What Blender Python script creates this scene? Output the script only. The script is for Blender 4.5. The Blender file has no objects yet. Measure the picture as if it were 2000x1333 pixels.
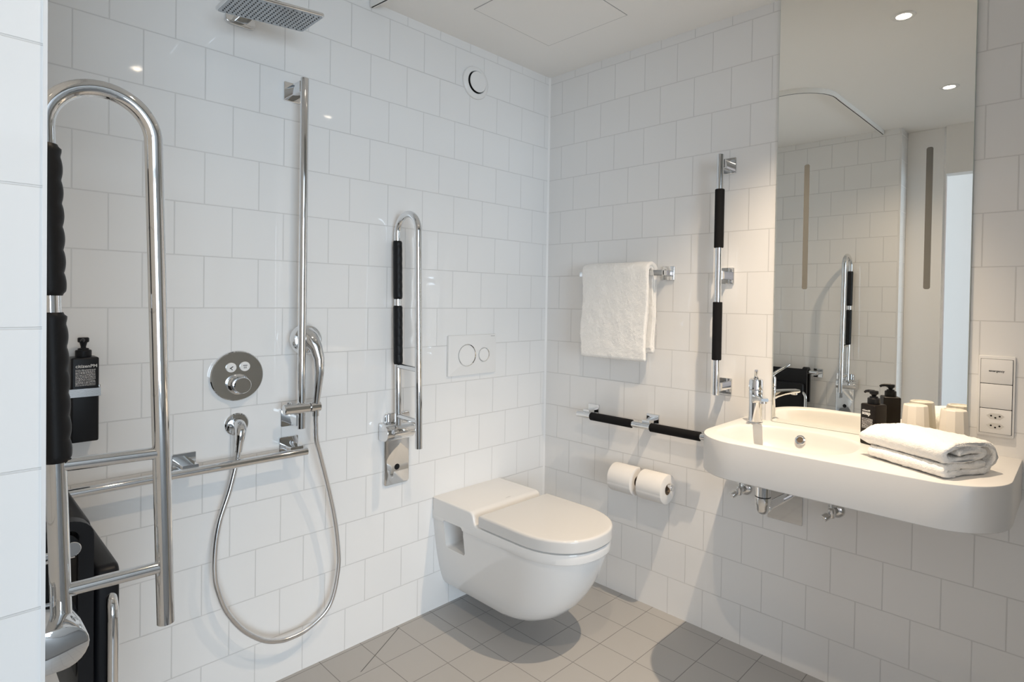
import bpy, bmesh, math, random
from mathutils import Vector, Matrix, noise
random.seed(7)
PI = math.pi
R = math.radians
sc = bpy.context.scene
COL = sc.collection

# ------------------------------------------------------------------ materials
def new_mat(name):
    m = bpy.data.materials.new(name); m.use_nodes = True
    nt = m.node_tree
    return m, nt, nt.nodes["Principled BSDF"]

def simple(name, col, rough=.5, metal=0., spec=.5, bump=0., bscale=200., coat=0., sheen=0., var=0.):
    m, nt, b = new_mat(name)
    b.inputs['Base Color'].default_value = (*col, 1)
    b.inputs['Roughness'].default_value = rough
    b.inputs['Metallic'].default_value = metal
    b.inputs['Specular IOR Level'].default_value = spec
    b.inputs['Coat Weight'].default_value = coat
    if sheen:
        b.inputs['Sheen Weight'].default_value = sheen
        b.inputs['Sheen Roughness'].default_value = .5
    if bump or var:
        tc = nt.nodes.new('ShaderNodeTexCoord')
        n = nt.nodes.new('ShaderNodeTexNoise'); n.inputs['Scale'].default_value = bscale
        n.inputs['Detail'].default_value = 3
        nt.links.new(tc.outputs['Object'], n.inputs['Vector'])
        if bump:
            bp = nt.nodes.new('ShaderNodeBump'); bp.inputs['Strength'].default_value = bump
            bp.inputs['Distance'].default_value = .002
            nt.links.new(n.outputs['Fac'], bp.inputs['Height'])
            nt.links.new(bp.outputs['Normal'], b.inputs['Normal'])
        if var:
            mx = nt.nodes.new('ShaderNodeMix'); mx.data_type = 'RGBA'
            mx.inputs['A'].default_value = (*[c * (1 - var) for c in col], 1)
            mx.inputs['B'].default_value = (*[min(1, c * (1 + var)) for c in col], 1)
            nt.links.new(n.outputs['Fac'], mx.inputs['Factor'])
            nt.links.new(mx.outputs['Result'], b.inputs['Base Color'])
    return m

P = .152
def tile_mat(name, uax, uoff, vax, voff, mortar, offset, c1, c2, cm, rough, rough_m, bumpd, waves, coat=0., seam=None):
    """glazed or matt tiles laid in world space: u, v are world axes plus an offset"""
    m, nt, b = new_mat(name)
    L = nt.links.new
    geo = nt.nodes.new('ShaderNodeNewGeometry')
    sp = nt.nodes.new('ShaderNodeSeparateXYZ'); L(geo.outputs['Position'], sp.inputs[0])
    def ax(a, off):
        n = nt.nodes.new('ShaderNodeMath'); n.operation = 'ADD'; n.inputs[1].default_value = off
        L(sp.outputs['XYZ'.index(a)], n.inputs[0]); return n.outputs[0]
    cb = nt.nodes.new('ShaderNodeCombineXYZ')
    L(ax(uax, uoff), cb.inputs[0]); L(ax(vax, voff), cb.inputs[1])
    br = nt.nodes.new('ShaderNodeTexBrick')
    br.offset = offset; br.offset_frequency = 2; br.squash = 1
    br.inputs['Scale'].default_value = 1
    br.inputs['Mortar Size'].default_value = mortar
    br.inputs['Mortar Smooth'].default_value = .25
    br.inputs['Bias'].default_value = 0
    br.inputs['Brick Width'].default_value = P
    br.inputs['Row Height'].default_value = P
    br.inputs['Color1'].default_value = (*c1, 1); br.inputs['Color2'].default_value = (*c2, 1)
    br.inputs['Mortar'].default_value = (*cm, 1)
    L(cb.outputs[0], br.inputs['Vector'])
    fac = br.outputs['Fac']; colr = br.outputs['Color']
    if seam:
        (x0, y0), (x1, y1), hw = seam
        dx, dy = x1 - x0, y1 - y0; ln = math.hypot(dx, dy); nx, ny = -dy / ln, dx / ln
        def mm(op, a, bb, cl=False):
            n = nt.nodes.new('ShaderNodeMath'); n.operation = op; n.use_clamp = cl
            for i, v in enumerate((a, bb)):
                if isinstance(v, (int, float)): n.inputs[i].default_value = v
                else: L(v, n.inputs[i])
            return n.outputs[0]
        d = mm('ADD', mm('MULTIPLY', sp.outputs[0], nx), mm('MULTIPLY', sp.outputs[1], ny))
        d = mm('ABSOLUTE', mm('SUBTRACT', d, nx * x0 + ny * y0), 0)
        on = mm('LESS_THAN', d, hw)
        on = mm('MULTIPLY', on, mm('GREATER_THAN', sp.outputs[1], y1))
        on = mm('MULTIPLY', on, mm('LESS_THAN', sp.outputs[0], x0 + .03))
        mx = nt.nodes.new('ShaderNodeMix'); mx.data_type = 'RGBA'
        L(on, mx.inputs['Factor']); L(colr, mx.inputs['A']); mx.inputs['B'].default_value = (*[c * .5 for c in cm], 1)
        colr = mx.outputs['Result']; fac = mm('MAXIMUM', fac, on)
    L(colr, b.inputs['Base Color'])
    mr = nt.nodes.new('ShaderNodeMapRange')
    mr.inputs['To Min'].default_value = rough; mr.inputs['To Max'].default_value = rough_m
    L(fac, mr.inputs['Value']); L(mr.outputs[0], b.inputs['Roughness'])
    inv = nt.nodes.new('ShaderNodeMath'); inv.operation = 'SUBTRACT'; inv.inputs[0].default_value = 1
    L(fac, inv.inputs[1])
    nz = nt.nodes.new('ShaderNodeTexNoise'); nz.inputs['Scale'].default_value = 7; nz.inputs['Detail'].default_value = 1
    L(geo.outputs['Position'], nz.inputs['Vector'])
    ml = nt.nodes.new('ShaderNodeMath'); ml.operation = 'MULTIPLY_ADD'; ml.inputs[1].default_value = waves
    L(nz.outputs['Fac'], ml.inputs[0]); L(inv.outputs[0], ml.inputs[2])
    bp = nt.nodes.new('ShaderNodeBump'); bp.inputs['Strength'].default_value = 1; bp.inputs['Distance'].default_value = bumpd
    L(ml.outputs[0], bp.inputs['Height']); L(bp.outputs['Normal'], b.inputs['Normal'])
    b.inputs['Coat Weight'].default_value = coat
    return m

WT1, WT2, WTM = (.85, .848, .842), (.84, .838, .832), (.69, .688, .682)
VOFF = .0046 + P * 40
M = {}
M['tile_n'] = tile_mat('glazed white wall tile facing the shower', 'X', 1.7034 + P * 40, 'Z', VOFF, .0016, .5, WT1, WT2, WTM, .04, .35, .0005, 2.0)
M['tile_e'] = tile_mat('glazed white wall tile facing the mirror', 'Y', .4611 + P * 40, 'Z', VOFF, .0016, .5, WT1, WT2, WTM, .04, .35, .0005, 2.0)
M['tile_w'] = tile_mat('glazed white wall tile of the shower end', 'Y', .0 + P * 40, 'Z', VOFF, .0016, .5, WT1, WT2, WTM, .06, .4, .0007, 1.6)
M['tile_r'] = tile_mat('glazed white wall tile of the wall return', 'X', 1.9 + P * 40, 'Z', VOFF, .0014, .0, WT1, WT2, WTM, .06, .4, .0007, 1.6)
M['floor'] = tile_mat('matt grey floor tile', 'X', .2015 + P * 40, 'Y', .015 + P * 40, .0014, 0., (.41, .405, .40), (.397, .393, .388), (.24, .237, .232), .42, .7, .0008, .5,
                      seam=((-.836, -.032), (-1.041, -.151), .0016))
M['ceiling'] = simple('matt white ceiling paint', (.92, .908, .885), .8, bump=.03, bscale=300)
M['paint'] = simple('satin white wall paint', (.86, .84, .815), .5)
M['grey_wall'] = simple('grey wall paint', (.34, .35, .34), .6)
M['blush'] = simple('warm white bedroom paint', (.80, .66, .59), .6)
M['door_grey'] = simple('light grey door laminate', (.88, .87, .86), .4)
M['chrome'] = simple('polished chrome', (.76, .77, .78), .045, 1.)
M['steel'] = simple('brushed steel', (.78, .78, .79), .22, 1., bump=.05, bscale=400)
M['rubber'] = simple('black soft rubber', (.009, .0095, .011), .42, spec=.25, bump=.12, bscale=900)
M['foam'] = simple('black ribbed foam', (.008, .008, .009), .7, spec=.15, bump=.2, bscale=1200)
M['black'] = simple('black matt plastic', (.010, .0105, .0125), .40, spec=.22)
M['ceramic'] = simple('glossy white sanitary ceramic', (.80, .795, .785), .05, coat=.4)
M['seat_white'] = simple('white duroplast seat', (.67, .665, .655), .12)
M['solid'] = simple('matt white solid surface', (.69, .682, .67), .32)
M['plastic_w'] = simple('white plastic', (.84, .835, .825), .25)
M['plastic_l'] = simple('light grey plastic', (.66, .65, .62), .3)
M['mirror'] = simple('silvered mirror glass', (.93, .93, .895), .0, 1.)
M['edge'] = simple('ground glass edge', (.55, .62, .58), .3)
M['strip'] = simple('unlit frosted light strip', (.17, .165, .145), .5)
M['terry'] = simple('white terry cloth', (.95, .935, .905), .95, spec=.1, bump=.5, bscale=330, sheen=.4, var=.04)
for n_ in M['terry'].node_tree.nodes:
    if n_.type == 'BUMP': n_.inputs['Distance'].default_value = .006
M['paper'] = simple('white tissue paper', (.80, .785, .765), .9, spec=.1, bump=.15, bscale=500)
M['card'] = simple('brown cardboard core', (.25, .19, .14), .9)
M['cup'] = simple('ivory cup plastic', (.78, .735, .66), .4)
M['bottle'] = simple('dark brown black bottle', (.012, .009, .007), .35, spec=.22)
M['bottle_s'] = simple('black satin bottle', (.010, .0105, .0125), .38, spec=.25)
M['print'] = simple('white print', (.75, .75, .74), .5)
M['ink'] = simple('dark print', (.04, .04, .045), .6)
M['grey_ink'] = simple('grey print', (.35, .35, .35), .6)
M['dark'] = simple('dark slot shade', (.03, .03, .03), .8)
M['hole'] = simple('black hole', (.008, .008, .008), .8)
M['trim'] = simple('white edge trim', (.78, .775, .77), .3)
M['silicone'] = simple('white silicone joint', (.90, .895, .885), .35)
M['alu'] = simple('white powder coated rail', (.90, .90, .89), .3)
M['carpet'] = simple('grey carpet', (.22, .21, .20), .95, bump=.3, bscale=500)
def emis(name, col, s):
    m, nt, b = new_mat(name)
    b.inputs['Base Color'].default_value = (.8, .8, .8, 1)
    b.inputs['Emission Color'].default_value = (*col, 1); b.inputs['Emission Strength'].default_value = s
    return m
M['lamp'] = emis('lit lamp lens', (1., .86, .68), 14.)

# ------------------------------------------------------------------ mesh helpers (world coordinates)
def bm_new(): return bmesh.new()
def add_box(bm, lo, hi, bevel=0., seg=2, mat=None):
    lo = Vector(lo); hi = Vector(hi)
    r = bmesh.ops.create_cube(bm, size=1)
    for v in r['verts']:
        v.co = Vector(((v.co.x + .5) * (hi.x - lo.x) + lo.x, (v.co.y + .5) * (hi.y - lo.y) + lo.y, (v.co.z + .5) * (hi.z - lo.z) + lo.z))
    vs = list(r['verts'])
    if bevel:
        es = list({e for v in vs for e in v.link_edges})
        q = bmesh.ops.bevel(bm, geom=es, offset=bevel, segments=seg, profile=.5, affect='EDGES')
        vs = list({v for f in q['faces'] for v in f.verts} | {v for v in vs if v.is_valid})
    if mat is not None:
        bmesh.ops.transform(bm, matrix=mat, verts=[v for v in vs if v.is_valid])
    return bm
def frame_of(d):
    d = d.normalized(); a = Vector((0, 0, 1)) if abs(d.z) < .9 else Vector((1, 0, 0))
    x = a.cross(d).normalized(); return x, d.cross(x)
def add_loft(bm, rings, cap0=True, cap1=True):
    """rings: lists of points, same length, closed loops"""
    vr = [[bm.verts.new(p) for p in r] for r in rings]
    n = len(rings[0])
    for a, b in zip(vr, vr[1:]):
        for i in range(n):
            bm.faces.new((a[i], a[(i + 1) % n], b[(i + 1) % n], b[i]))
    if cap0: bm.faces.new(list(reversed(vr[0])))
    if cap1: bm.faces.new(vr[-1])
    return vr
def add_tube(bm, pts, r, n=20, caps=True, up=None):
    """round tube through pts; r is a number or a list; parallel-transported frames"""
    pts = [Vector(p) for p in pts]
    rr = r if isinstance(r, (list, tuple)) else [r] * len(pts)
    tang = []
    for i in range(len(pts)):
        a = pts[max(i - 1, 0)]; b = pts[min(i + 1, len(pts) - 1)]
        tang.append((b - a).normalized())
    x, y = frame_of(tang[0])
    rings = []
    for i, p in enumerate(pts):
        if i:
            q = tang[i - 1].rotation_difference(tang[i]); x = q @ x; y = q @ y
        rings.append([p + (x * math.cos(2 * PI * k / n) + y * math.sin(2 * PI * k / n)) * rr[i] for k in range(n)])
    add_loft(bm, rings, caps, caps)
    return bm
def add_cyl(bm, p0, p1, r, n=32, chamfer=0.):
    p0 = Vector(p0); p1 = Vector(p1)
    if chamfer:
        d = (p1 - p0).normalized() * chamfer
        return add_lathe(bm, p0, p1 - p0, [(0, 0), (r - chamfer, 0), (r, chamfer), (r, (p1 - p0).length - chamfer), (r - chamfer, (p1 - p0).length), (0, (p1 - p0).length)], n)
    return add_tube(bm, [p0, p1], r, n)
def add_lathe(bm, origin, axis, prof, n=40):
    """prof: list of (radius, height along axis); radius 0 at ends closes it"""
    o = Vector(origin); d = Vector(axis).normalized(); x, y = frame_of(d)
    prev = None
    for (r, h) in prof:
        if r <= 1e-7: cur = [bm.verts.new(o + d * h)]
        else: cur = [bm.verts.new(o + d * h + (x * math.cos(2 * PI * k / n) + y * math.sin(2 * PI * k / n)) * r) for k in range(n)]
        if prev is not None:
            if len(prev) == 1 and len(cur) > 1:
                for k in range(n): bm.faces.new((prev[0], cur[(k + 1) % n], cur[k]))
            elif len(cur) == 1 and len(prev) > 1:
                for k in range(n): bm.faces.new((prev[k], prev[(k + 1) % n], cur[0]))
            elif len(cur) > 1:
                for k in range(n): bm.faces.new((prev[k], prev[(k + 1) % n], cur[(k + 1) % n], cur[k]))
        prev = cur
    return bm
def add_prism(bm, outline, o, ex, ey, ez, depth, bevel=0., seg=2):
    """outline in (ex, ey) plane at o, extruded by depth along ez; optional bevel of the rims"""
    o, ex, ey, ez = Vector(o), Vector(ex), Vector(ey), Vector(ez)
    rings = []
    def off(pts, d):
        if d == 0: return pts
        n = len(pts); out = []
        for i in range(n):
            p0, p1, p2 = Vector(pts[i - 1]), Vector(pts[i]), Vector(pts[(i + 1) % n])
            a = (p1 - p0); b = (p2 - p1)
            if a.length < 1e-9: a = b
            if b.length < 1e-9: b = a
            a.normalize(); b.normalize()
            na, nb = Vector((-a.y, a.x)), Vector((-b.y, b.x))
            m = (na + nb)
            if m.length < 1e-6: m = na
            m.normalize(); out.append(p1 + m * (d / max(.5, m.dot(na))))
        return out
    pts = [Vector(p) for p in outline]
    ar = sum(pts[i].x * pts[(i + 1) % len(pts)].y - pts[(i + 1) % len(pts)].x * pts[i].y for i in range(len(pts)))
    if ar < 0: pts.reverse()
    st = []
    if bevel:
        for k in range(seg + 1):
            t = PI / 2 * k / seg; st.append((bevel * (1 - math.sin(t)), bevel * (1 - math.cos(t))))
        st2 = [(a, depth - h) for a, h in reversed(st)]
        steps = st + st2
    else: steps = [(0, 0), (0, depth)]
    for ins, h in steps:
        rings.append([o + ex * p.x + ey * p.y + ez * h for p in off(pts, ins)])
    add_loft(bm, rings)
    return bm
def rrect(w, h, r, n=6, cx=0, cy=0):
    out = []
    for (sx, sy, a0) in ((1, -1, -90), (1, 1, 0), (-1, 1, 90), (-1, -1, 180)):
        for k in range(n + 1):
            a = R(a0 + 90 * k / n)
            out.append((cx + sx * (w / 2 - r) + r * math.cos(a), cy + sy * (h / 2 - r) + r * math.sin(a)))
    return out
def circ(r, n=40, cx=0, cy=0): return [(cx + r * math.cos(2 * PI * k / n), cy + r * math.sin(2 * PI * k / n)) for k in range(n)]

ROOTLOC = {}
def tag(o, label=None, cat=None, group=None, kind=None):
    if label: o['label'] = label
    if cat: o['category'] = cat
    if group: o['group'] = group
    if kind: o['kind'] = kind
    return o
def empty(name, loc, label=None, cat=None, group=None):
    o = bpy.data.objects.new(name, None); COL.objects.link(o)
    o.location = loc; o.empty_display_size = .05
    ROOTLOC[o.name] = Vector(loc)
    return tag(o, label, cat, group)
def build(name, bm, mat, parent=None, origin=None, angle=32., smooth=True, subsurf=0):
    """links bm (world coordinates) as ONE mesh object, origin moved to the parent's or the given origin"""
    if parent is not None: org = ROOTLOC[parent.name]
    elif origin is not None: org = Vector(origin)
    else: org = Vector((0, 0, 0))
    bmesh.ops.remove_doubles(bm, verts=bm.verts, dist=1e-6)
    bmesh.ops.recalc_face_normals(bm, faces=bm.faces)
    bmesh.ops.translate(bm, verts=bm.verts, vec=-org)
    me = bpy.data.meshes.new(name); bm.to_mesh(me); bm.free()
    mats = mat if isinstance(mat, (list, tuple)) else [mat]
    for m in mats: me.materials.append(m)
    if smooth:
        me.shade_smooth(); me.set_sharp_from_angle(angle=R(angle))
    o = bpy.data.objects.new(name, me); COL.objects.link(o)
    if parent is not None: o.parent = parent
    else: o.location = org
    ROOTLOC[o.name] = org
    if subsurf:
        md = o.modifiers.new('sub', 'SUBSURF'); md.levels = subsurf; md.render_levels = subsurf
    return o
def copy_tree(o, parent=None):
    c = o.copy(); COL.objects.link(c)
    if parent is not None: c.parent = parent
    for ch in list(o.children): copy_tree(ch, c)
    return c
def text_mesh(name, s, size, o, ex, ey, mat, parent, depth=.0004, align='LEFT', bold=0., spacing=1.):
    """lettering as a mesh lying in the (ex, ey) plane at o"""
    cu = bpy.data.curves.new('t', 'FONT'); cu.body = s; cu.size = size; cu.align_x = align
    cu.extrude = depth / 2; cu.offset = bold; cu.space_character = spacing; cu.resolution_u = 3
    to = bpy.data.objects.new('t', cu); COL.objects.link(to)
    dg = bpy.context.evaluated_depsgraph_get(); dg.update()
    me = bpy.data.meshes.new_from_object(to.evaluated_get(dg))
    bpy.data.objects.remove(to); bpy.data.curves.remove(cu)
    ex, ey = Vector(ex).normalized(), Vector(ey).normalized(); ez = ex.cross(ey)
    bm = bm_new(); bm.from_mesh(me); bpy.data.meshes.remove(me)
    org = Vector(o)
    for v in bm.verts: v.co = org + ex * v.co.x + ey * v.co.y + ez * v.co.z
    return build(name, bm, mat, parent, smooth=False)

# ------------------------------------------------------------------ camera
CP = Vector((-2.035256, -1.896250, 1.249966))
yaw, pit, rol = .8210314, -.0139329, .0160541
f = Vector((math.sin(yaw) * math.cos(pit), math.cos(yaw) * math.cos(pit), math.sin(pit)))
r0 = Vector((math.cos(yaw), -math.sin(yaw), 0)); u0 = r0.cross(f)
rr_ = math.cos(rol) * r0 + math.sin(rol) * u0
uu_ = -math.sin(rol) * r0 + math.cos(rol) * u0
cam = bpy.data.cameras.new('camera'); co = bpy.data.objects.new('camera', cam); COL.objects.link(co)
co.matrix_world = Matrix(((rr_.x, uu_.x, -f.x, CP.x), (rr_.y, uu_.y, -f.y, CP.y), (rr_.z, uu_.z, -f.z, CP.z), (0, 0, 0, 1)))
cam.sensor_width = 36; cam.lens = 36 * 1132.572 / 2000
cam.shift_x = (1000 - 1067.4346) / 2000; cam.shift_y = (602.718 - 666.5) / 2000
cam.clip_start = .01
sc.camera = co

# ------------------------------------------------------------------ room shell
ZC = 2.3106
XW = -1.945     # shower end wall
XD = -2.10       # plane of the door wall
YR = -1.072      # wall return
YS = -2.25       # south wall
def struct(name, bm, mat, **k):
    o = build(name, bm, mat, **k); o['kind'] = 'structure'; return o
def slab(name, lo, hi, mat): return struct(name, add_box(bm_new(), lo, hi), mat, smooth=False)
slab('floor', (XD, YS, -.08), (.1, .1, 0), M['floor'])
slab('ceiling', (XD - .1, YS - .1, ZC), (.1, .1, ZC + .1), M['ceiling'])
slab('wall_north', (-2.3, 0, -.08), (.1, .1, ZC + .05), M['tile_n'])
slab('wall_east', (0, YS - .1, -.08), (.1, .1, ZC + .05), M['tile_e'])
slab('wall_south', (-.78, YS - .1, -.08), (0, YS, ZC + .05), M['grey_wall'])
slab('wall_lintel_south', (XD - .06, YS - .1, 2.06), (-.78, YS, ZC + .05), M['grey_wall'])
# the end wall of the shower: tiled face to the east, tiled return to the south
bm = bm_new(); add_box(bm, (-2.3, YR, -.08), (XW, 0, ZC + .05))
bm.faces.ensure_lookup_table()
for fc in bm.faces:
    fc.normal_update()
    if fc.normal.y < -.5: fc.material_index = 1
struct('wall_west', bm, [M['tile_w'], M['tile_r']], smooth=False)
# edge trim on the outer corner of that wall
bm = bm_new()
add_prism(bm, [(-.0035, -.0012), (.0002, -.0012), (.0002, .009), (0, .009), (0, 0), (-.0035, 0)], (XW, YR, 0), (1, 0, 0), (0, 1, 0), (0, 0, 1), ZC, 0)
struct('trim_1', bm, M['trim'], smooth=False)
# silicone joints in the inner corner
bm = bm_new(); add_prism(bm, [(0, 0), (-.007, 0), (0, -.007)], (0, 0, 0), (1, 0, 0), (0, 1, 0), (0, 0, 1), ZC, 0)
struct('trim_2', bm, M['silicone'], smooth=False)
# door wall: panel beside the opening, lintel above it, white frame
bm = bm_new()
add_box(bm, (XD - .06, -1.262, 0), (XD, YR - .0005, ZC - .001))
struct('door_1', bm, M['door_grey'], smooth=False)
bm = bm_new()
add_box(bm, (XD - .03, -1.274, 0), (XD + .012, -1.262, ZC - .001))
struct('trim_3', bm, M['steel'], smooth=False)
slab('wall_lintel', (XD - .06, YS, 2.03), (XD + .03, -1.274, ZC - .0005), M['paint'])
# the bedroom beyond the doorways, with the window that lets the daylight in
slab('floor_bedroom', (-5.2, -7.0, -.08), (XD, -1.09, -.002), M['carpet'])
slab('floor_bedroom_corner', (XD, -7.0, -.08), (2.4, YS - .1, -.002), M['carpet'])
slab('ceiling_bedroom', (-5.2, -7.0, 2.5), (2.4, -1.0, 2.6), M['paint'])
slab('wall_bedroom_west', (-5.3, -7.0, -.08), (-5.2, -1.0, 2.6), M['blush'])
slab('wall_bedroom_north', (-5.2, -1.09, -.08), (-2.3, -.99, 2.6), M['paint'])
slab('wall_bedroom_east', (2.4, -7.0, -.08), (2.5, YS - .1, 2.6), M['paint'])
slab('wall_bedroom_header', (-2.3, YS, ZC + .1), (2.5, YS + .05, 2.6), M['paint'])
WX0, WX1 = -4.7, -1.9
bm = bm_new()
for lo, hi in (((-5.2, -7.1, -.08), (2.4, -7.0, .12)), ((-5.2, -7.1, 2.42), (2.4, -7.0, 2.6)), ((-5.2, -7.1, .12), (WX0, -7.0, 2.42)), ((WX1, -7.1, .12), (2.4, -7.0, 2.42))):
    add_box(bm, lo, hi)
struct('wall_bedroom_south', bm, M['paint'], smooth=False)
bm = bm_new(); wm = (WX0 + WX1) / 2
for lo, hi in (((WX0, -7.09, .12), (WX0 + .06, -7.02, 2.42)), ((WX1 - .06, -7.09, .12), (WX1, -7.02, 2.42)), ((wm - .03, -7.09, .18), (wm + .03, -7.02, 2.36)), ((WX0 + .06, -7.09, .12), (WX1 - .06, -7.02, .18)), ((WX0 + .06, -7.09, 2.36), (WX1 - .06, -7.02, 2.42))):
    add_box(bm, lo, hi)
struct('window_1', bm, M['trim'], smooth=False)

# ceiling access hatch: a flush panel in a hairline frame
t = empty('ceiling_hatch', (-.4645, -.432, ZC), 'flush square white access hatch in the ceiling', 'hatch')
def sq_frame(bm, x0, x1, y0, y1, w, z0, z1):
    for lo, hi in (((x0, y0, z0), (x1, y0 + w, z1)), ((x0, y1 - w, z0), (x1, y1, z1)), ((x0, y0 + w, z0), (x0 + w, y1 - w, z1)), ((x1 - w, y0 + w, z0), (x1, y1 - w, z1))):
        add_box(bm, lo, hi)
    return bm
build('panel', add_box(bm_new(), (-.6635, -.6285, ZC - .0015), (-.2655, -.2365, ZC + .002)), M['ceiling'], t, smooth=False)
build('gap', sq_frame(bm_new(), -.666, -.263, -.631, -.234, .0022, ZC - .0008, ZC + .002), M['grey_ink'], t, smooth=False)

# ------------------------------------------------------------------ downlights
def downlight(x, y, label):
    t = empty('downlight', (x, y, ZC), label, 'ceiling light', 'round recessed downlights')
    bm = bm_new(); add_lathe(bm, (x, y, ZC - .004), (0, 0, 1), [(.025, .004), (.025, .001), (.028, 0), (.038, .001), (.040, .004), (.025, .004)], 40)
    build('trim_ring', bm, M['plastic_w'], t)
    bm = bm_new(); add_lathe(bm, (x, y, ZC - .0015), (0, 0, 1), [(0, 0), (.0248, 0), (.0248, .003), (0, .003)], 32)
    build('lens', bm, M['lamp'], t)
    return t
downlight(-.425, -1.385, 'warm lit round downlight over the vanity')
downlight(-1.352, -1.39, 'warm lit round downlight nearer the doorway')
def spot(x, y, energy, col, aim, size=R(88), blend=1., radius=.012):
    l = bpy.data.lights.new('downlight_beam', 'SPOT'); l.energy = energy; l.color = col
    l.spot_size = size; l.spot_blend = blend; l.shadow_soft_size = radius
    o = bpy.data.objects.new('downlight_beam', l); COL.objects.link(o); o.location = (x, y, ZC - .004)
    o.rotation_euler = (Vector(aim) - o.location).to_track_quat('-Z', 'Y').to_euler()
    return o
WARM = (1., .79, .565)
spot(-.425, -1.385, 111, WARM, (-.42, -.98, 0), R(82))
spot(-1.352, -1.39, 40, WARM, (-1.2, -1.2, 0), R(140))
a = bpy.data.lights.new('window_daylight', 'AREA'); a.shape = 'RECTANGLE'; a.size = 2.68; a.size_y = 2.18
a.energy = 158; a.color = (.71, .86, 1.)
ao = bpy.data.objects.new('window_daylight', a); COL.objects.link(ao)
ao.location = (-3.3, -6.995, 1.27); ao.rotation_euler = (R(90), 0, 0)
w = bpy.data.worlds.new('world'); sc.world = w; w.use_nodes = True
w.node_tree.nodes['Background'].inputs[0].default_value = (.75, .87, 1, 1)
w.node_tree.nodes['Background'].inputs[1].default_value = .6

# ------------------------------------------------------------------ shower curtain rail on the ceiling
path = [(XW + .002, -.972), (-1.5, -.964), (-1.16, -.955)]
for k in range(0, 10):
    a_ = R(90 - 10 * k); path.append((-1.10 + .2 * math.cos(a_), -.955 + .2 - .2 * math.sin(a_) if False else -.755 - .2 * math.sin(a_)))
path += [(-.905, -.5), (-.925, -.25), (-.945, -.004)]
zr = ZC - .0165
bm = bm_new()
rings = []
for i, p in enumerate(path):
    p0 = Vector(path[max(i - 1, 0)]); p1 = Vector(path[min(i + 1, len(path) - 1)])
    d = (p1 - p0).normalized(); nrm = Vector((-d.y, d.x)); q = Vector(p)
    rings.append([(q + nrm * sx * .0075).to_3d() + Vector((0, 0, zr + sz)) for sx, sz in ((-1, -.007), (1, -.007), (1, .0162), (-1, .0162))])
add_loft(bm, rings)
cr = tag(build('curtain_rail', bm, M['alu'], origin=(-1.0, -.9, ZC)), 'white curved shower curtain rail fixed under the ceiling', 'curtain rail')
bm = bm_new(); rings = []
for i, p in enumerate(path):
    p0 = Vector(path[max(i - 1, 0)]); p1 = Vector(path[min(i + 1, len(path) - 1)])
    d = (p1 - p0).normalized(); nrm = Vector((-d.y, d.x)); q = Vector(p)
    rings.append([(q + nrm * sx * .0024).to_3d() + Vector((0, 0, zr + sz)) for sx, sz in ((-1, -.0074), (1, -.0074), (1, -.0060), (-1, -.0060))])
add_loft(bm, rings)
build('slot_shade', bm, M['dark'], cr, smooth=False)  # dark strip under the rail, its colour stands in for the slot's shadow

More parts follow.
